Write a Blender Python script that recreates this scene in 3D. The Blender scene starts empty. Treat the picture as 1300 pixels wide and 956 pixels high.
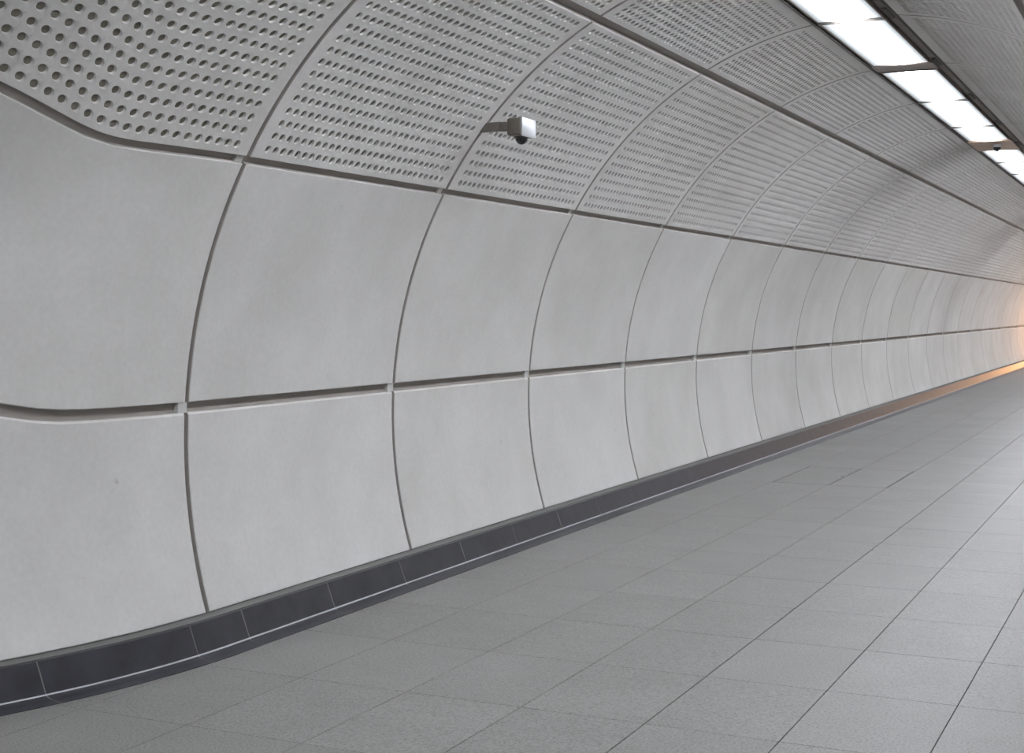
import bpy, bmesh, math, random
from mathutils import Vector, Matrix

random.seed(7)
scene = bpy.context.scene
COL = scene.collection
S = 2.0                                   # one cladding bay = 2.0 m

# ------------------------------------------------------------------ camera
cam_data = bpy.data.cameras.new('camera')
cam = bpy.data.objects.new('camera', cam_data)
COL.objects.link(cam)
CAM_H = 0.822
cam.location = (0.9714 * S, 0.0, CAM_H * S)
cam.rotation_euler = (math.pi / 2 - 0.0221, 0.0, 0.4447)
cam_data.sensor_fit = 'HORIZONTAL'
cam_data.sensor_width = 36.0
cam_data.lens = 36.0 * 1791.0 / 1300.0
cam_data.shift_y = -44.5 / 1300.0
cam_data.clip_end = 200
scene.camera = cam

# ------------------------------------------------------------------ world, exposure
world = bpy.data.worlds.new('world')
scene.world = world
world.use_nodes = True
world.node_tree.nodes['Background'].inputs[0].default_value = (0.6, 0.63, 0.68, 1)
world.node_tree.nodes['Background'].inputs[1].default_value = 0.05
vs = scene.view_settings
vs.view_transform = 'Standard'
vs.look = 'None'
vs.gamma = 1.0
vs.use_curve_mapping = False
vs.exposure = 0.0
LIGHT_STRENGTH = 81.0

# ------------------------------------------------------------------ materials
def new_mat(name):
    m = bpy.data.materials.new(name)
    m.use_nodes = True
    nt = m.node_tree
    return m, nt, nt.nodes['Principled BSDF']

def rand_coords(nt):
    tc = nt.nodes.new('ShaderNodeTexCoord')
    oi = nt.nodes.new('ShaderNodeObjectInfo')
    mul = nt.nodes.new('ShaderNodeMath'); mul.operation = 'MULTIPLY'; mul.inputs[1].default_value = 53.0
    nt.links.new(oi.outputs['Random'], mul.inputs[0])
    add = nt.nodes.new('ShaderNodeVectorMath'); add.operation = 'ADD'
    nt.links.new(tc.outputs['Object'], add.inputs[0])
    nt.links.new(mul.outputs[0], add.inputs[1])
    return add.outputs[0], oi.outputs['Random']

def noise(nt, vec, scale, detail=4, rough=0.55):
    n = nt.nodes.new('ShaderNodeTexNoise')
    n.inputs['Scale'].default_value = scale
    n.inputs['Detail'].default_value = detail
    n.inputs['Roughness'].default_value = rough
    nt.links.new(vec, n.inputs['Vector'])
    return n.outputs['Fac']

def ramp(nt, fac, stops):
    r = nt.nodes.new('ShaderNodeValToRGB')
    el = r.color_ramp.elements
    while len(el) < len(stops):
        el.new(0.5)
    for e, (p, c) in zip(el, stops):
        e.position = p
        e.color = (*c, 1)
    nt.links.new(fac, r.inputs['Fac'])
    return r.outputs['Color']

def mix(nt, kind, fac, a, b):
    m = nt.nodes.new('ShaderNodeMix'); m.data_type = 'RGBA'; m.blend_type = kind
    if isinstance(fac, float): m.inputs['Factor'].default_value = fac
    else: nt.links.new(fac, m.inputs['Factor'])
    nt.links.new(a, m.inputs['A']); nt.links.new(b, m.inputs['B'])
    return m.outputs['Result']

def bump(nt, bsdf, height, strength, dist):
    b = nt.nodes.new('ShaderNodeBump')
    b.inputs['Strength'].default_value = strength
    b.inputs['Distance'].default_value = dist
    nt.links.new(height, b.inputs['Height'])
    nt.links.new(b.outputs['Normal'], bsdf.inputs['Normal'])

def concrete(name, dark, light, rough=0.62, tint=0.06):
    m, nt, b = new_mat(name)
    vec, rnd = rand_coords(nt)
    big = noise(nt, vec, 1.3, 5, 0.6)
    c1 = ramp(nt, big, [(0.33, dark), (0.68, light)])
    fine = noise(nt, vec, 38, 3, 0.6)
    c2 = ramp(nt, fine, [(0.3, (0.93, 0.93, 0.92)), (0.7, (1, 1, 1))])
    c = mix(nt, 'MULTIPLY', 1.0, c1, c2)
    # small sparse dark spots, like cast-in blemishes
    sp = noise(nt, vec, 9.0, 2, 0.5)
    c3 = ramp(nt, sp, [(0.17, (0.75, 0.74, 0.72)), (0.24, (1, 1, 1))])
    c = mix(nt, 'MULTIPLY', 1.0, c, c3)
    rt = ramp(nt, rnd, [(0.0, (1 - tint, 1 - tint, 1 - tint * 1.3)), (1.0, (1, 1, 1))])
    c = mix(nt, 'MULTIPLY', 1.0, c, rt)
    nt.links.new(c, b.inputs['Base Color'])
    b.inputs['Roughness'].default_value = rough
    b.inputs['Specular IOR Level'].default_value = 0.35
    bump(nt, b, fine, 0.12, 0.004)
    return m

def plain(name, col, rough=0.5, metal=0.0, spec=0.5, var=0.0, scale=6.0):
    m, nt, b = new_mat(name)
    b.inputs['Roughness'].default_value = rough
    b.inputs['Metallic'].default_value = metal
    b.inputs['Specular IOR Level'].default_value = spec
    vec, rnd = rand_coords(nt)
    n = noise(nt, vec, scale, 4, 0.6)
    lo = tuple(x * (1 - var) for x in col)
    hi = tuple(min(1, x * (1 + var)) for x in col)
    nt.links.new(ramp(nt, n, [(0.25, lo), (0.75, hi)]), b.inputs['Base Color'])
    return m

M_WALL = concrete('cast_concrete_panel', (0.54, 0.53, 0.515), (0.625, 0.615, 0.602))
M_PERF = concrete('perforated_concrete_panel', (0.575, 0.565, 0.55), (0.64, 0.63, 0.615), 0.6, 0.04)
M_FELT = plain('olive_grey_felt', (0.21, 0.195, 0.16), 0.9, 0, 0.1, 0.25, 9)
M_LINING = plain('brown_grey_backing', (0.03, 0.028, 0.025), 0.85, 0, 0.2, 0.25, 14)
M_EDGE = plain('shaded_panel_edge', (0.38, 0.36, 0.33), 0.8, 0, 0.2, 0.1, 9)  # panel side returns: concrete with the joint's shade put into the colour
M_GAP = plain('bronze_grey_channel', (0.33, 0.305, 0.28), 0.6, 0.0, 0.3, 0.08, 5)
M_BLOCK = plain('pale_joint_block', (0.50, 0.50, 0.48), 0.6, 0, 0.3, 0.05)
M_SLATE = plain('dark_slate_skirting', (0.030, 0.030, 0.037), 0.34, 0, 0.45, 0.35, 7)
M_LEDGE = plain('dull_metal_ledge', (0.13, 0.13, 0.125), 0.55, 0.1, 0.4, 0.1, 5)
M_SHEEN = plain('cove_sheen_metal', (0.30, 0.305, 0.32), 0.4, 1.0, 0.5, 0.05, 3)  # added strip standing in for the sheen along the cove
M_GROUT = plain('dark_floor_grout', (0.06, 0.057, 0.053), 0.9, 0, 0.2, 0.1, 10)
M_SLOT = plain('dark_light_slot', (0.10, 0.095, 0.085), 0.7, 0, 0.3, 0.15, 8)
M_RAIL = plain('bronze_rail', (0.12, 0.10, 0.085), 0.5, 0.3, 0.5, 0.2, 9)
M_FRAME = plain('grey_brown_metal', (0.33, 0.285, 0.25), 0.42, 0.5, 0.5, 0.05, 4)
M_TAN = plain('tan_bronze_plate', (0.52, 0.38, 0.29), 0.45, 0.2, 0.5, 0.05, 4)
M_BRACKET = plain('ribbed_bronze_bracket', (0.19, 0.175, 0.155), 0.45, 0.6, 0.5, 0.1, 12)
M_CCTV = plain('brushed_pale_steel', (0.50, 0.51, 0.53), 0.35, 0.35, 0.5, 0.03, 5)
M_CCTV_SIDE = plain('bronze_grey_steel', (0.14, 0.125, 0.105), 0.45, 0.3, 0.5, 0.05, 5)
M_BLACK = plain('black_dome', (0.012, 0.012, 0.014), 0.12, 0, 0.6, 0.0)
M_WHITE = plain('white_plastic', (0.8, 0.8, 0.8), 0.4, 0, 0.5, 0.02)

def floor_mat():
    m, nt, b = new_mat('speckled_grey_floor_stone')
    vec, rnd = rand_coords(nt)
    big = noise(nt, vec, 2.2, 4, 0.6)
    c1 = ramp(nt, big, [(0.3, (0.194, 0.189, 0.182)), (0.7, (0.222, 0.216, 0.209))])
    f = noise(nt, vec, 95, 2, 0.7)
    c2 = ramp(nt, f, [(0.34, (0.58, 0.58, 0.57)), (0.52, (1, 1, 1)), (0.70, (1.25, 1.25, 1.25))])
    c = mix(nt, 'MULTIPLY', 1.0, c1, c2)
    rt = ramp(nt, rnd, [(0.0, (0.93, 0.93, 0.925)), (1.0, (1.0, 1.0, 1.0))])
    c = mix(nt, 'MULTIPLY', 1.0, c, rt)
    nt.links.new(c, b.inputs['Base Color'])
    rr = ramp(nt, f, [(0.3, (0.45, 0.45, 0.45)), (0.7, (0.55, 0.55, 0.55))])
    nt.links.new(rr, b.inputs['Roughness'])
    b.inputs['Specular IOR Level'].default_value = 0.34
    return m
M_FLOOR = floor_mat()

def light_mat():
    m, nt, b = new_mat('backlit_white_diffuser')
    tc = nt.nodes.new('ShaderNodeTexCoord')
    sep = nt.nodes.new('ShaderNodeSeparateXYZ')
    nt.links.new(tc.outputs['Object'], sep.inputs[0])
    ab = nt.nodes.new('ShaderNodeMath'); ab.operation = 'ABSOLUTE'
    nt.links.new(sep.outputs['X'], ab.inputs[0])
    mr = nt.nodes.new('ShaderNodeMapRange')
    mr.inputs['From Min'].default_value = 0.02; mr.inputs['From Max'].default_value = 0.211
    nt.links.new(ab.outputs[0], mr.inputs['Value'])
    kk = nt.nodes.new('ShaderNodeMath'); kk.operation = 'MULTIPLY'; kk.inputs[1].default_value = -5.6
    nt.links.new(mr.outputs[0], kk.inputs[0])
    ex = nt.nodes.new('ShaderNodeMath'); ex.operation = 'EXPONENT'
    nt.links.new(kk.outputs[0], ex.inputs[0])
    mu = nt.nodes.new('ShaderNodeMath'); mu.operation = 'MULTIPLY'; mu.inputs[1].default_value = LIGHT_STRENGTH
    nt.links.new(ex.outputs[0], mu.inputs[0])
    ec = ramp(nt, mr.outputs[0], [(0.5, (0.905, 0.930, 1.0)), (1.0, (0.82, 0.94, 1.0))])
    nt.links.new(ec, b.inputs['Emission Color'])
    b.inputs['Base Color'].default_value = (0.85, 0.87, 0.88, 1)
    b.inputs['Roughness'].default_value = 0.5
    nt.links.new(mu.outputs[0], b.inputs['Emission Strength'])
    return m
M_LIGHT = light_mat()

def warm_mat():
    m, nt, b = new_mat('warm_lamp_glass')
    b.inputs['Emission Color'].default_value = (1.0, 0.50, 0.20, 1)
    b.inputs['Emission Strength'].default_value = 80.0
    return m
M_WARM = warm_mat()

# ------------------------------------------------------------------ helpers
def link(name, me, mat=None, parent=None, loc=None, smooth=None):
    if mat is not None and not me.materials:
        me.materials.append(mat)
    o = bpy.data.objects.new(name, me)
    COL.objects.link(o)
    if parent is not None: o.parent = parent
    if loc is not None: o.location = loc
    if smooth is not None and len(me.polygons):
        me.polygons.foreach_set('use_smooth', [True] * len(me.polygons))
        me.set_sharp_from_angle(angle=math.radians(smooth))
    return o

def mesh(verts, faces):
    me = bpy.data.meshes.new('mesh')
    me.from_pydata(verts, [], faces)
    me.update()
    return me

def fix_normals(me):
    bm = bmesh.new(); bm.from_mesh(me)
    bmesh.ops.recalc_face_normals(bm, faces=bm.faces)
    bm.to_mesh(me); bm.free()

def box_mesh(x0, x1, y0, y1, z0, z1, bev=0.0, seg=2):
    bm = bmesh.new()
    bmesh.ops.create_cube(bm, size=1.0)
    for v in bm.verts:
        v.co = Vector(((x0 + x1) / 2 + v.co.x * (x1 - x0), (y0 + y1) / 2 + v.co.y * (y1 - y0), (z0 + z1) / 2 + v.co.z * (z1 - z0)))
    if bev > 0:
        bmesh.ops.bevel(bm, geom=list(bm.edges), offset=bev, segments=seg, profile=0.5, affect='EDGES')
    me = bpy.data.meshes.new('mesh'); bm.to_mesh(me); bm.free()
    return me

def tag(o, label, cat=None, group=None, kind=None):
    o['label'] = label
    if cat: o['category'] = cat
    if group: o['group'] = group
    if kind: o['kind'] = kind
    return o

def empty(name, loc=(0, 0, 0)):
    o = bpy.data.objects.new(name, None)
    COL.objects.link(o); o.location = loc
    return o

# ------------------------------------------------------------------ tunnel profile (bay units, camera origin -> metres, axis origin)
XA, ZC = -0.9715, -0.30
POLY = (-0.0025, -0.0149, 0.0616, -0.0183, 1.2316)
def rad(th):
    r = 0.0
    for c in POLY: r = r * th + c
    return r
def prof(th, dep=0.0):
    """point on the left-hand cladding profile, metres about the tunnel axis; dep = setback behind the face (m)"""
    r = rad(th)
    return (-(r * S + dep) * math.cos(th), (ZC + CAM_H) * S + (r * S + dep) * math.sin(th))
def th_of_z(z):      # z in bay units about the lens height
    lo, hi = -0.7, 1.5
    for _ in range(50):
        m = (lo + hi) / 2
        if ZC + rad(m) * math.sin(m) < z: lo = m
        else: hi = m
    return lo
def th_of_x(x):      # x in bay units from the tunnel axis (positive = away from axis)
    lo, hi = 0.0, math.pi / 2
    for _ in range(50):
        m = (lo + hi) / 2
        if rad(m) * math.cos(m) > x: lo = m
        else: hi = m
    return lo

TH_BOT = th_of_z(-0.735)
TH_LOW_TOP = th_of_z(-0.251)
TH_MID_BOT = th_of_z(-0.225)
TH_MID_TOP = th_of_z(0.348)
TH_UP_BOT = th_of_z(0.3655)
TH_UP_TOP = th_of_x(0.571)
TH_CEIL_BOT = th_of_x(0.543)
Y0 = 2.7703 * S                   # first straight ring joint
GAP = 0.015                       # half ring joint
N_FIRST, N_LAST = 0, 23           # bays along the straight left wall
N_BACK = -4                       # bays behind the lens on the right / ceiling

# corner fillet: the left wall turns away into a side passage nearer than Y0
R_F = 1.8 * S
X_REF = -2.2035 * S - XA * S      # widest wall point, metres about axis
def rise(dy):
    d = dy / S
    d = min(d, 0.78) + 0.15 * (1 - math.exp(-max(0.0, d - 0.78) / 0.15))
    g = lambda t: 0.44 * (math.sqrt((t - 0.42) ** 2 + 0.004) + (t - 0.42)) / 2
    return (g(d) - g(0.0)) * S
def corner_shift(th, a):
    """the joints climb the arch as the wall turns the corner"""
    if a >= 0: return th
    dy = R_F * math.sin(min(-a / R_F, math.pi / 2))
    w = max(0.0, min(1.0, (th - TH_BOT) / (TH_UP_BOT - TH_BOT))) + 0.5 * max(0.0, th - TH_UP_BOT)
    return th + w * rise(dy) / S / 1.055
def place(x, a, z):
    """a = distance from ring Y0 along the wall; negative a bends round the corner"""
    if a >= 0: return (x, Y0 + a, z)
    phi = -a / R_F
    ext = max(0.0, phi - math.pi / 2) * R_F
    phi = min(phi, math.pi / 2)
    b = max(0.0, min(1.0, (phi - 0.45) / 0.9)); b = b * b * (3 - 2 * b)
    e = x - X_REF
    return (X_REF - R_F * (1 - math.cos(phi)) + e * (1 - b + b * math.cos(phi)) - ext, Y0 - R_F * math.sin(phi) - e * b * math.sin(phi), z)
def surf(fn, th, a, d):
    if fn is place: th = corner_shift(th, a)
    x, z = prof(th, d)
    p = fn(x, a, z)
    if fn is place and a < 0:      # the upper wall turns the corner more tightly than the foot
        u = max(0.0, min(1.0, (th - TH_MID_BOT) / (TH_UP_BOT - TH_MID_BOT))); u = u * u * (3 - 2 * u)
        t = R_F * math.sin(min(-a / R_F, math.pi / 2)) / S
        t = min(t, 0.78) + 0.1 * (1 - math.exp(-max(0.0, t - 0.78) / 0.1))
        ex = (1.1 - math.sqrt(1.21 - t * t)) - (1.8 - math.sqrt(3.24 - t * t))
        p = (p[0] - u * ex * S, p[1], p[2])
    return p
def straight(x, a, z): return (x, a, z)

def spaced(a, b, n): return [a + (b - a) * i / n for i in range(n + 1)]

def panel_mesh(th0, th1, a0, a1, fn, nth, na, ch=0.004, ch_top=None, ch_bot=None, thick=0.050):
    """solid curved panel with chamfered edges; th along the arc, a along the tunnel"""
    rr = rad((th0 + th1) / 2) * S
    ct = (ch_top or ch) / rr; cb = (ch_bot or ch) / rr
    ths = [th0] + spaced(th0 + cb, th1 - ct, nth) + [th1]
    as_ = [a0] + spaced(a0 + ch, a1 - ch, na) + [a1]
    nT, nA = len(ths), len(as_)
    V, F = [], []
    for i, th in enumerate(ths):
        for j, a in enumerate(as_):
            d = 0.0
            if i == 0: d = max(d, ch_bot or ch)
            if i == nT - 1: d = max(d, (ch_top or ch))
            if j in (0, nA - 1): d = max(d, ch)
            V.append(surf(fn, th, a, d))
    idx = lambda i, j: i * nA + j
    for i in range(nT - 1):
        for j in range(nA - 1):
            F.append((idx(i, j), idx(i + 1, j), idx(i + 1, j + 1), idx(i, j + 1)))
    # side returns to the back
    loop = [(0, j) for j in range(nA)] + [(i, nA - 1) for i in range(1, nT)] + [(nT - 1, j) for j in range(nA - 2, -1, -1)] + [(i, 0) for i in range(nT - 2, 0, -1)]
    base = len(V)
    for (i, j) in loop:
        V.append(surf(fn, ths[i], as_[j], thick))
    n = len(loop)
    for k in range(n):
        F.append((idx(*loop[k]), idx(*loop[(k + 1) % n]), base + (k + 1) % n, base + k))
    me = mesh(V, F)
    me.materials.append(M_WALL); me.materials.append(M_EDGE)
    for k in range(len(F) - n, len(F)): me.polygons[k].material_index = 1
    fix_normals(me)
    return me

def perf_mesh(th0, th1, a0, a1, fn, rows, cols, m_th, m_a, rad_h, thick=0.045, ch=0.0025, m_top=None):
    """curved panel with a grid of real round holes. m_th, m_a = plain margins in metres"""
    rr = rad((th0 + th1) / 2) * S
    H = (th1 - th0) * rr; W = a1 - a0
    cu = (W - 2 * m_a) / cols; cv = (H - m_th - (m_th if m_top is None else m_top)) / rows
    V, F, felt = [], [], []
    def add(u, v, d):
        V.append(surf(fn, th0 + v / rr, a0 + u, d)); return len(V) - 1
    corner = {}
    def cor(i, j):
        k = (i, j)
        if k not in corner: corner[k] = add(m_a + i * cu, m_th + j * cv, 0)
        return corner[k]
    angs = [math.radians(-45 + 30 * k) for k in range(12)]
    for j in range(rows):
        for i in range(cols):
            ccx = m_a + (i + 0.5) * cu; ccv = m_th + (j + 0.5) * cv
            fr = [add(ccx + (rad_h + 0.0015) * math.cos(t), ccv + (rad_h + 0.0015) * math.sin(t), 0) for t in angs]
            md = [add(ccx + rad_h * math.cos(t), ccv + rad_h * math.sin(t), 0.0015) for t in angs]
            bk = [add(ccx + rad_h * 0.94 * math.cos(t), ccv + rad_h * 0.96 * math.sin(t), 0.013) for t in angs]
            c00, c10, c11, c01 = cor(i, j), cor(i + 1, j), cor(i + 1, j + 1), cor(i, j + 1)
            sides = [(c10, c11, 0), (c11, c01, 3), (c01, c00, 6), (c00, c10, 9)]
            for (p, q, s) in sides:
                F.append((p, q, fr[(s + 3) % 12], fr[(s + 2) % 12], fr[(s + 1) % 12], fr[s]))
            for k in range(12):
                F.append((fr[k], fr[(k + 1) % 12], md[(k + 1) % 12], md[k]))
                F.append((md[k], md[(k + 1) % 12], bk[(k + 1) % 12], bk[k]))
            felt.append(len(F)); F.append(tuple(bk))
    # border frame: cell corners -> chamfer start -> chamfer end -> back
    ring0 = [(i, 0) for i in range(cols)] + [(cols, j) for j in range(rows)] + [(i, rows) for i in range(cols, 0, -1)] + [(0, j) for j in range(rows, 0, -1)]
    def expand(i, j, e):
        u = m_a + i * cu; v = m_th + j * cv
        if i == 0: u = e
        if i == cols: u = W - e
        if j == 0: v = e
        if j == rows: v = H - e
        return u, v
    loops = [[cor(i, j) for (i, j) in ring0]]
    for e, d in ((ch, 0.0), (0.0, ch), (0.0, thick)):
        loops.append([add(*expand(i, j, e), d) for (i, j) in ring0])
    n = len(ring0)
    for A, B in zip(loops, loops[1:]):
        if B is loops[-1]: edge0 = len(F)
        for k in range(n):
            F.append((A[k], A[(k + 1) % n], B[(k + 1) % n], B[k]))
    me = mesh(V, F)
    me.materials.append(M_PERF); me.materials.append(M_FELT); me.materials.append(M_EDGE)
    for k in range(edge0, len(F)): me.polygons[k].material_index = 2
    for k in felt: me.polygons[k].material_index = 1
    fix_normals(me)
    return me

def shell_mesh(th0, th1, as_, fn, dep, nth=40, flip=False):
    V, F = [], []
    ths = spaced(th0, th1, nth)
    for th in ths:
        for a in as_:
            V.append(surf(fn, th, a, dep))
    nA = len(as_)
    for i in range(nth):
        for j in range(nA - 1):
            F.append((i * nA + j, (i + 1) * nA + j, (i + 1) * nA + j + 1, i * nA + j + 1))
    return mesh(V, F)

# ------------------------------------------------------------------ left wall
Y_END = Y0 + (N_LAST + 1) * S
A_FIL = R_F * math.pi / 2
fil_as = spaced(-A_FIL - 2.5, 0, 40) + spaced(S, (N_LAST + 1) * S, N_LAST)
wall_left = link('wall_left', shell_mesh(-0.46, TH_UP_TOP + 0.02, fil_as, place, 0.060), M_LINING, smooth=40)
tag(wall_left, 'curved pale concrete panel wall with perforated upper panels beside the floor', 'wall', kind='structure')

low_me = panel_mesh(TH_BOT, TH_LOW_TOP, GAP, S - GAP, place, 14, 1, ch_top=0.010)
mid_me = panel_mesh(TH_MID_BOT, TH_MID_TOP, GAP, S - GAP, place, 16, 1)
HOLE_R = 0.0205
COLS = 29
up_me = perf_mesh(TH_UP_BOT, TH_UP_TOP, GAP, S - GAP, place, 18, COLS, 0.018, 0.075, HOLE_R)
block_me = {}
def block(th0, th1, a0, a1, fn, dep, name, parent, loc=None):
    V = []
    for d in (dep, 0.062):
        for th in (th0, th1):
            for a in (a0, a1):
                x, z = prof(th, d); V.append(fn(x, a, z))
    F = [(0, 1, 3, 2), (4, 6, 7, 5), (0, 4, 5, 1), (2, 3, 7, 6), (0, 2, 6, 4), (1, 5, 7, 3)]
    me = mesh(V, F); fix_normals(me)
    return link(name, me, M_BLOCK, parent, loc)

for n in range(N_FIRST, N_LAST + 1):
    link('wall_panel', low_me, M_WALL, wall_left, (0, n * S, 0), 35)
    link('wall_panel', mid_me, M_WALL, wall_left, (0, n * S, 0), 35)
    link('perforated_panel', up_me, M_PERF, wall_left, (0, n * S, 0), 35)
# channels in the long joints
def channel(th0, th1, dep, as_, fn, name, parent):
    me = shell_mesh(th0, th1, as_, fn, dep, 2)
    return link(name, me, M_GAP, parent)
channel(TH_LOW_TOP - 0.01, TH_MID_BOT + 0.01, 0.036, fil_as, place, 'joint_channel', wall_left)
channel(TH_MID_TOP - 0.01, TH_UP_BOT + 0.01, 0.030, fil_as, place, 'joint_channel', wall_left)
for n in range(N_FIRST, N_LAST + 1):
    block(TH_LOW_TOP, TH_MID_BOT, -0.055, 0.012, straight, 0.012, 'joint_block', wall_left, (0, Y0 + n * S, 0))
    block(TH_MID_TOP, TH_UP_BOT, -0.065, -0.012, straight, 0.016, 'joint_block', wall_left, (0, Y0 + n * S, 0))

# corner bays
fb = [0.0, -1.03 * S, -1.93 * S, -A_FIL - 0.6]
for k in range(3):
    a1, a0 = fb[k] - GAP, fb[k + 1] + GAP
    link('wall_panel', panel_mesh(TH_BOT, TH_LOW_TOP, a0, a1, place, 14, 16, ch_top=0.010), M_WALL, wall_left, smooth=35)
    link('wall_panel', panel_mesh(TH_MID_BOT, TH_MID_TOP, a0, a1, place, 16, 16), M_WALL, wall_left, smooth=35)
    cols = max(6, round((a1 - a0 - 0.15) / 0.0628))
    link('perforated_panel', perf_mesh(TH_UP_BOT, TH_UP_TOP, a0, a1, place, 18, cols, 0.018, 0.075, HOLE_R), M_PERF, wall_left, smooth=35)

# ------------------------------------------------------------------ right wall (mirror of the left)
ra = [(Y0 + n * S) for n in range(N_BACK, N_LAST + 2)]
wall_right = link('wall_right', shell_mesh(-0.46, TH_UP_TOP + 0.02, ra, lambda x, a, z: (-x, a, z), 0.060), M_LINING, smooth=40)
tag(wall_right, 'curved panel wall rising at the right, perforated corner above the light strip', 'wall', kind='structure')
for n in range(N_BACK, N_LAST + 1):
    for nm, me, mt in (('wall_panel', low_me, M_WALL), ('wall_panel', mid_me, M_WALL), ('perforated_panel', up_me, M_PERF)):
        o = link(nm, me, mt, wall_right, (0, n * S, 0)); o.scale = (-1, 1, 1)
mir = lambda x, a, z: (-x, a, z)
channel(TH_LOW_TOP - 0.01, TH_MID_BOT + 0.01, 0.036, ra, mir, 'joint_channel', wall_right)
channel(TH_MID_TOP - 0.01, TH_UP_BOT + 0.01, 0.030, ra, mir, 'joint_channel', wall_right)

# ------------------------------------------------------------------ ceiling
SLOT_L, SLOT_R = -0.338, 0.205            # metres about the axis
th_sl = th_of_x(-SLOT_L / S); th_sr = th_of_x(SLOT_R / S)
ceiling = link('ceiling', shell_mesh(TH_UP_TOP - 0.02, math.pi - TH_UP_TOP + 0.02, ra, lambda x, a, z: (x, a, z), 0.16, 30), M_LINING, smooth=40)
tag(ceiling, 'grey perforated panel ceiling arching over the passage', 'ceiling', kind='structure')
# felt backing behind perforated ceiling panels, each side of the light slot
link('backing', shell_mesh(TH_UP_TOP - 0.02, th_sl - 0.004, ra, straight, 0.058, 14), M_LINING, ceiling, smooth=40)
link('backing', shell_mesh(TH_UP_TOP - 0.02, th_sr - 0.004, ra, mir, 0.058, 14), M_LINING, ceiling, smooth=40)
def arc(t0, t1): return (t1 - t0) * rad((t0 + t1) / 2) * S
rows_l = 13
rows_r = round((arc(TH_CEIL_BOT, th_sr) - 0.115) / 0.0495)
cl_me = perf_mesh(TH_CEIL_BOT, th_sl, GAP, S - GAP, straight, rows_l, COLS, 0.030, 0.075, 0.0200, m_top=0.085)
cr_me = perf_mesh(TH_CEIL_BOT, th_sr, GAP, S - GAP, straight, rows_r, COLS, 0.030, 0.075, 0.0200, m_top=0.085)
for n in range(N_BACK, N_LAST + 1):
    link('perforated_panel', cl_me, M_PERF, ceiling, (0, Y0 + n * S, 0), 35)
    o = link('perforated_panel', cr_me, M_PERF, ceiling, (0, Y0 + n * S, 0), 35); o.scale = (-1, 1, 1)
channel(TH_UP_TOP - 0.012, TH_CEIL_BOT + 0.012, 0.033, ra, straight, 'joint_channel', ceiling)
channel(TH_UP_TOP - 0.012, TH_CEIL_BOT + 0.012, 0.033, ra, mir, 'joint_channel', ceiling)

# light slot: side cheeks and a service rail with clips along it
zs = prof(th_sl)[1]
zsr = prof(th_sr)[1]
link('slot_cheek', box_mesh(SLOT_L - 0.012, SLOT_L, ra[0], ra[-1], zs - 0.004, zs + 0.12), M_SLOT, ceiling)
link('slot_cheek', box_mesh(SLOT_R, SLOT_R + 0.012, ra[0], ra[-1], zsr - 0.004, zsr + 0.12), M_SLOT, ceiling)
link('service_rail', box_mesh(SLOT_R - 0.062, SLOT_R - 0.010, ra[0], ra[-1], zsr + 0.000, zsr + 0.045, 0.004, 1), M_RAIL, ceiling)
cable = box_mesh(SLOT_R - 0.05, SLOT_R - 0.015, -0.16, 0.16, zsr - 0.014, zsr + 0.01, 0.006, 1)
for n in range(N_BACK, N_LAST + 1):
    link('cable_gland', cable, M_SLOT, ceiling, (0, Y0 + n * S - 0.1, 0))

# ------------------------------------------------------------------ floor
floor = link('floor', box_mesh(-11, 2.9, -7.0, Y_END + 0.5, -0.12, -0.022), M_GROUT)
tag(floor, 'speckled grey stone tile floor beside the dark skirting', 'floor', kind='structure')
TX = [0.019 + 0.544 * k for k in range(-20, 5)]
HY0, HY1 = 6.62 * S, 7.37 * S
HXA, HXB = 0.019 - 3 * 0.544 + 0.001, 0.019 - 0.544 - 0.001
tile_cache = {}
def tile_me(w, l):
    k = (round(w, 4), round(l, 4))
    if k not in tile_cache:
        tile_cache[k] = box_mesh(-w / 2, w / 2, -l / 2, l / 2, -0.022, 0.0, 0.0012, 1)
    return tile_cache[k]
rest_v, rest_f = [], []
def add_tile(x0, x1, y0, y1, single):
    if x1 - x0 < 0.04 or y1 - y0 < 0.03: return
    if single:
        o = link('floor_tile', tile_me(x1 - x0, y1 - y0), M_FLOOR, floor, ((x0 + x1) / 2, (y0 + y1) / 2, 0))
    else:
        b = len(rest_v)
        rest_v.extend([(x, y, z) for z in (-0.022, 0.0) for y in (y0, y1) for x in (x0, x1)])
        rest_f.extend([(b + 4, b + 5, b + 7, b + 6), (b, b + 1, b + 5, b + 4), (b + 2, b + 6, b + 7, b + 3), (b, b + 4, b + 6, b + 2), (b + 1, b + 3, b + 7, b + 5)])
TY = [0.46 + 0.8 * k for k in range(-9, 80)]
count = 0
for yi in range(len(TY) - 1):
    ya, yb = TY[yi], TY[yi + 1]
    if ya > Y_END: break
    for xi in range(len(TX) - 1):
        xa, xb = TX[xi], TX[xi + 1]
        if xb > 2.45 : continue
        if xb < -2.6 and ya > Y0 - 0.2: continue
        if xa < -10.6: continue
        gx = 0.0018
        gy = 0.0036 if abs(ya - 10.86) < 0.1 or abs(ya - 6.86) < 0.1 else 0.0018
        gy2 = 0.0018
        x0, x1, y0, y1 = xa + gx, xb - gx, ya + gy, yb - gy2
        single = (4.4 < ya < 27.0 and xb > -2.7)
        # the access cover takes up part of two columns
        if xa > HXA - 0.1 and xb < HXB + 0.1 and y1 > HY0 and y0 < HY1:
            if y0 < HY0 - 0.05:
                add_tile(x0, x1, y0, HY0 - 0.003, single); count += single
            if y1 > HY1 + 0.05:
                add_tile(x0, x1, HY1 + 0.003, y1, single); count += single
            continue
        add_tile(x0, x1, y0, y1, single); count += single
rest = link('floor_tiles', mesh(rest_v, rest_f), M_FLOOR, floor)
rest['kind'] = 'stuff'
print('single floor tiles', count)

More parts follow.
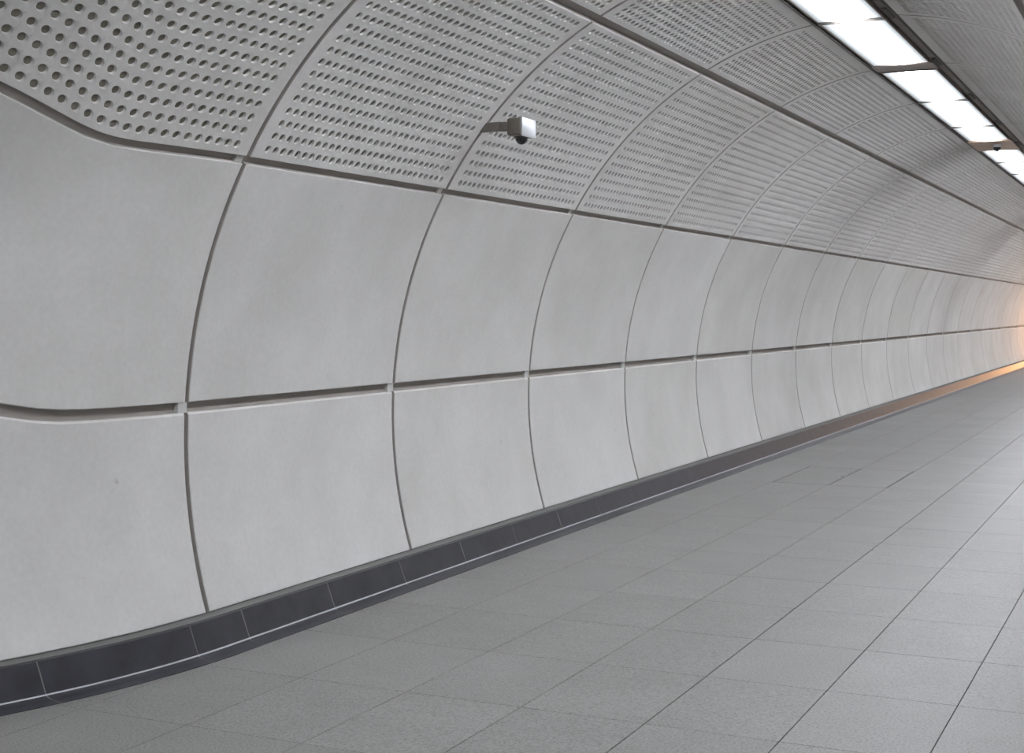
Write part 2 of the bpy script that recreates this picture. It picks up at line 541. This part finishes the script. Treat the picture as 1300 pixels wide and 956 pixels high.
# access cover: two tile-filled lids in a thin metal frame
hatch = empty('access_cover', ((HXA + HXB) / 2, (HY0 + HY1) / 2, -0.022))
tag(hatch, 'double tiled access cover set flush in the grey floor', 'floor hatch')
hx = (HXB - HXA) / 2; hy = (HY1 - HY0) / 2
bm = bmesh.new()
def bmbox(bm, x0, x1, y0, y1, z0, z1):
    r = bmesh.ops.create_cube(bm, size=1.0)
    for v in r['verts']:
        v.co = Vector(((x0 + x1) / 2 + v.co.x * (x1 - x0), (y0 + y1) / 2 + v.co.y * (y1 - y0), (z0 + z1) / 2 + v.co.z * (z1 - z0)))
t = 0.012
bmbox(bm, -hx, hx, -hy, -hy + t, 0, 0.0205); bmbox(bm, -hx, hx, hy - t, hy, 0, 0.0205)
bmbox(bm, -hx, -hx + t, -hy + t, hy - t, 0, 0.0205); bmbox(bm, hx - t, hx, -hy + t, hy - t, 0, 0.0205)
bmbox(bm, -t / 2, t / 2, -hy + t, hy - t, 0, 0.0205)
me = bpy.data.meshes.new('mesh'); bm.to_mesh(me); bm.free()
link('frame', me, M_SLOT, hatch)
for s in (-1, 1):
    x0, x1 = sorted((s * (t / 2 + 0.003), s * (hx - t - 0.003)))
    link('lid', box_mesh(x0, x1, -hy + t + 0.003, hy - t - 0.003, 0.002, 0.022, 0.001, 1), M_FLOOR, hatch)
link('lifting_key_slot', box_mesh(-0.035, -0.012, -0.06, 0.0, 0.0195, 0.0228, 0.003, 1), M_SLOT, hatch)

# ------------------------------------------------------------------ skirting
def sk(x, z): return ((x + 0.9714) * S, (z + CAM_H) * S)
SKP = [sk(-2.165, -0.818), sk(-2.165, -0.742), sk(-2.104, -0.7405), sk(-2.1005, -0.7425), sk(-2.0985, -0.748), sk(-2.078, -0.802),
       sk(-2.0748, -0.8095), sk(-2.0715, -0.8128), sk(-2.0665, -0.8150), sk(-2.050, -0.8185), sk(-2.034, -0.8205), sk(-2.034, -0.822), sk(-2.165, -0.822)]
def extrude_profile(pts, a0, a1, fn, na=1):
    V, F = [], []
    as_ = spaced(a0, a1, na)
    n = len(pts)
    for a in as_:
        for (x, z) in pts: V.append(fn(x, a, z))
    for j in range(na):
        for k in range(n):
            F.append((j * n + k, j * n + (k + 1) % n, (j + 1) * n + (k + 1) % n, (j + 1) * n + k))
    F.append(tuple(range(n))); F.append(tuple(na * n + k for k in range(n)))
    me = mesh(V, F); fix_normals(me)
    return me
def flat_place(x, a, z):
    p = place(x, a, 0.0)
    return (p[0], p[1], z)
GROUT = [(x - 0.0005 if 1 <= i <= 10 else x, z - (0.0005 if i in (1, 2) else 0.0)) for i, (x, z) in enumerate(SKP)]
base_left = link('baseboard_left', extrude_profile(GROUT, 0, (N_LAST + 1) * S, flat_place, 1), plain('pale_skirting_grout', (0.16, 0.152, 0.15), 0.7), smooth=35)
tag(base_left, 'dark slate skirting with a coved foot along the left wall', 'skirting', kind='structure')
GROUT_C = [(x - 0.002 if 1 <= i <= 10 else x, z - (0.002 if i in (1, 2) else 0.0)) for i, (x, z) in enumerate(SKP)]
link('grout_bed', extrude_profile(GROUT_C, -A_FIL - 1.0, 0, flat_place, 80), base_left.data.materials[0], base_left, smooth=35)
base_right = link('baseboard_right', extrude_profile([(-x, z) for x, z in GROUT], ra[0], ra[-1], straight, 1), base_left.data.materials[0], smooth=35)
tag(base_right, 'dark slate skirting along the right wall', 'skirting', kind='structure')
TL = 0.388 * S
j0 = 2.85 * S - Y0
seams = [j0 + k * TL for k in range(0, 80) if j0 + k * TL < (N_LAST + 1) * S]
tile_s = extrude_profile(SKP, 0.004, TL - 0.004, straight, 1)
for s in seams[:-1]:
    link('skirting_tile', tile_s, M_SLATE, base_left, (0, Y0 + s, 0), 35)
    o = link('skirting_tile', tile_s, M_SLATE, base_right, (0, Y0 + s, 0), 35); o.scale = (-1, 1, 1)
cs = [j0, 2.655 * S - Y0]
while cs[-1] > -A_FIL - 0.2: cs.append(cs[-1] - 0.42 * S)
for a, b in zip(cs, cs[1:]):
    link('skirting_tile', extrude_profile(SKP, b + 0.004, a - 0.004, flat_place, 10), M_SLATE, base_left, smooth=35)
ya = Y0 + j0
while ya > ra[0] + TL:
    ya -= TL
    o = link('skirting_tile', tile_s, M_SLATE, base_right, (0, ya, 0), 35); o.scale = (-1, 1, 1)
# metal ledge along the top and a metal strip added for the cove's line of sheen
LED = [sk(-2.150, -0.7425), sk(-2.150, -0.737), sk(-2.1065, -0.7385), sk(-2.1065, -0.7405)]
TRM = [sk(-2.0755, -0.8075), sk(-2.0738, -0.8075), sk(-2.0722, -0.8098), sk(-2.0735, -0.8105)]
for pts, mt, nm in ((LED, M_LEDGE, 'ledge_trim'), (TRM, M_SHEEN, 'sheen_strip')):
    link(nm, extrude_profile(pts, 0, (N_LAST + 1) * S, flat_place, 1), mt, base_left)
    link(nm, extrude_profile(pts, -A_FIL - 1.0, 0, flat_place, 80), mt, base_left)

# ------------------------------------------------------------------ ceiling lights
LX = (-0.314 + 0.128) / 2          # fixture centre
LHW = 0.221
LZ = (0.968 + CAM_H) * S
mods = [(-3.9, -2.98), (-2.98, -2.02), (-1.98, -1.02), (-0.98, -0.3), (0.2, 0.98), (0.98, 1.77), (1.77, 2.69), (2.83, 3.765), (3.765, 4.765), (4.765, 5.70), (5.84, 6.765), (6.765, 7.775), (7.775, 8.455), (8.95, 9.74), (9.74, 10.62), (10.62, 11.70), (11.84, 12.77), (12.77, 13.77), (13.77, 14.45), (14.95, 15.77), (15.77, 16.77), (16.77, 17.70), (17.84, 18.77), (18.77, 19.77), (19.77, 20.45), (20.95, 21.77), (21.77, 22.77), (22.77, 23.70), (23.84, 24.77), (24.77, 25.77), (25.77, 26.5)]
names = {8: 'white light panel cut by the top edge of the picture',
         9: 'longest glowing white light panel, above the plain grey ceiling crossbar',
         10: 'glowing white light panel just below the plain grey ceiling crossbar',
         11: 'white light panel between two thin joints, midway between the ceiling crossbars',
         12: 'short white light panel just before the crossbar with the dome camera',
         13: 'white light panel just past the crossbar with the dome camera',
         14: 'white light panel at the right edge of the picture, past the dome camera'}
for i, (a, b) in enumerate(mods):
    y0, y1 = a * S + 0.014, b * S - 0.002
    e = empty('ceiling_light', (LX, (y0 + y1) / 2, LZ))
    hl = (y1 - y0) / 2
    if i in names: tag(e, names[i], 'ceiling light', 'light panels in the ceiling strip')
    elif i < 8: tag(e, 'light panel of the ceiling strip above and behind the viewer', 'ceiling light', 'light panels overhead, out of view')
    else: tag(e, 'far light panel of the ceiling strip beyond the picture edge', 'ceiling light', 'far light panels, out of view')
    bm = bmesh.new()
    bmbox(bm, -LHW, -LHW + 0.010, -hl, hl, 0, 0.09); bmbox(bm, LHW - 0.010, LHW, -hl, hl, 0, 0.09)
    bmbox(bm, -LHW, LHW, -hl, hl, 0.085, 0.095)
    me = bpy.data.meshes.new('mesh'); bm.to_mesh(me); bm.free()
    link('housing', me, M_FRAME, e)
    link('diffuser', box_mesh(-LHW + 0.010, LHW - 0.010, -hl, hl, 0.006, 0.012), M_LIGHT, e)
    bm = bmesh.new()
    bmbox(bm, -LHW, LHW, -hl - 0.016, -hl + 0.012, -0.010, 0.09)
    me = bpy.data.meshes.new('mesh'); bm.to_mesh(me); bm.free()
    link('end_plate', me, M_BRACKET, e)

def crossbar(a, b, label, drop, grp=None, mat=None):
    y0, y1 = a * S + 0.006, b * S - 0.006
    e = empty('ceiling_crossbar', (LX, (y0 + y1) / 2, LZ))
    tag(e, label, 'crossbar', grp)
    hl = (y1 - y0) / 2
    link('cover_plate', box_mesh(-LHW - 0.015, LHW + 0.02, -hl, hl, -drop, 0.03, 0.006, 2), mat or M_FRAME, e)
    link('end_cheek', box_mesh(-LHW - 0.02, -LHW - 0.008, -hl, hl, -drop + 0.004, 0.09), M_BRACKET, e)
    link('end_cheek', box_mesh(LHW + 0.01, LHW + 0.026, -hl, hl, -drop + 0.004, 0.09), M_BRACKET, e)
    return e
crossbar(5.70, 5.84, 'plain grey metal crossbar between two glowing light panels', 0.004)
crossbar(8.455, 8.95, 'brown metal crossbar carrying a small dome camera between light panels', 0.012, mat=M_TAN)
for (a, b) in ((-0.3, 0.2), (2.69, 2.83)):
    crossbar(a, b, 'metal crossbar of the ceiling strip above and behind the viewer', 0.004, 'crossbars overhead, out of view')
for (a, b) in ((11.70, 11.84), (14.45, 14.95), (17.70, 17.84), (20.45, 20.95), (23.70, 23.84)):
    crossbar(a, b, 'far metal crossbar of the ceiling strip beyond the picture edge', 0.004, 'far crossbars, out of view')

# dome camera under the brown crossbar
def lathe(pts, seg=24):
    V, F = [], []
    n = len(pts)
    for s in range(seg):
        t = 2 * math.pi * s / seg
        for (r, z) in pts: V.append((r * math.cos(t), r * math.sin(t), z))
    for s in range(seg):
        s2 = (s + 1) % seg
        for k in range(n - 1):
            F.append((s * n + k, s2 * n + k, s2 * n + k + 1, s * n + k + 1))
    me = mesh(V, F)
    bm = bmesh.new(); bm.from_mesh(me)
    bmesh.ops.remove_doubles(bm, verts=bm.verts, dist=1e-5)
    bmesh.ops.recalc_face_normals(bm, faces=bm.faces)
    bm.to_mesh(me); bm.free()
    return me
dome = empty('dome_camera', (LX + 0.055, 8.62 * S, LZ - 0.012))
tag(dome, 'small dark dome camera with white rim under the brown crossbar', 'security camera')
link('base_ring', lathe([(0.0001, 0.0), (0.050, 0.0), (0.053, -0.006), (0.053, -0.026), (0.048, -0.034), (0.0001, -0.034)]), M_WHITE, dome, smooth=40)
link('dome', lathe([(0.0001, -0.032)] + [(0.045 * math.cos(t), -0.032 - 0.052 * math.sin(t)) for t in [i * math.pi / 16 for i in range(9)][:-1]] + [(0.0001, -0.084)]), M_BLACK, dome, smooth=60)

# ------------------------------------------------------------------ boxed security camera on the wall bracket
px, pz = prof(th_of_z(0.545))
cctv = empty('security_camera', (px, Y0 + S, pz))
tag(cctv, 'boxed steel security camera with black dome on a wall bracket', 'security camera')
link('bracket_arm', box_mesh(-0.03, 0.105, -0.022, 0.022, -0.030, 0.024, 0.004, 1), M_BRACKET, cctv)
link('bracket_arm', box_mesh(0.107, 0.26, -0.026, 0.026, -0.032, 0.022, 0.004, 1), M_BRACKET, cctv)
BX0, BX1, BY0, BY1, BZ0, BZ1 = 0.185, 0.28, -0.09, 0.11, -0.070, 0.034
link('housing', box_mesh(BX0, BX1, BY0, BY1, BZ0, BZ1, 0.014, 3), M_CCTV_SIDE, cctv, smooth=40)
link('face_plate', box_mesh(BX1 - 0.004, BX1 + 0.006, BY0 + 0.004, BY1 - 0.004, BZ0 - 0.004, BZ1 + 0.002, 0.004, 2), M_CCTV, cctv, smooth=40)
link('dome', lathe([(0.0001, BZ0)] + [(0.038 * math.cos(t), BZ0 + 0.002 - 0.048 * math.sin(t)) for t in [i * math.pi / 16 for i in range(9)][:-1]] + [(0.0001, BZ0 - 0.046)]), M_BLACK, cctv, loc=((BX0 + BX1) / 2 + 0.008, 0.0, 0), smooth=60)
link('dome_collar', lathe([(0.0001, BZ0 + 0.004), (0.044, BZ0 + 0.004), (0.044, BZ0 - 0.006), (0.0001, BZ0 - 0.006)]), M_CCTV_SIDE, cctv, loc=((BX0 + BX1) / 2 + 0.008, 0.0, 0), smooth=40)

# ------------------------------------------------------------------ closing walls of the place, outside the picture
def closing(name, x0, x1, y0, y1, z0, z1, label):
    o = link(name, box_mesh(x0, x1, y0, y1, z0, z1), M_WALL)
    return tag(o, label, 'wall', kind='structure')
closing('wall_end', -4.0, 4.0, Y_END, Y_END + 0.2, 0, 4.4, 'pale end wall far down the passage, beyond the picture edge')
closing('wall_back', -11, 2.9, -7.0, -6.8, 0, 4.4, 'pale wall behind the viewer')
closing('wall_side', -11.0, -10.8, -6.8, 2.4, 0, 4.4, 'pale wall closing the side passage on the left')
o = link('ceiling_junction', box_mesh(-11, -1.25, -6.8, Y0 + 0.2, 4.2, 4.4), M_WALL)
tag(o, 'flat ceiling above the side passage, out of view', 'ceiling', kind='structure')

# warm lamp far down the passage
wl = empty('floor_lamp', (-1.15, 24.3 * S, 0))
tag(wl, 'warm glowing lamp column far down the passage, past the right edge', 'lamp')
link('base', lathe([(0.0001, 0.0), (0.20, 0.0), (0.20, 0.02), (0.05, 0.035), (0.0001, 0.035)]), M_BRACKET, wl, smooth=40)
link('pole', lathe([(0.05, 0.03), (0.05, 0.35), (0.0001, 0.35)]), M_BRACKET, wl, smooth=40)
link('lamp_tube', lathe([(0.0001, 0.35), (0.07, 0.35), (0.07, 1.95), (0.0001, 1.95)]), M_WARM, wl, smooth=40)
link('cap', lathe([(0.0001, 1.95), (0.08, 1.95), (0.08, 1.99), (0.0001, 2.0)]), M_BRACKET, wl, smooth=40)
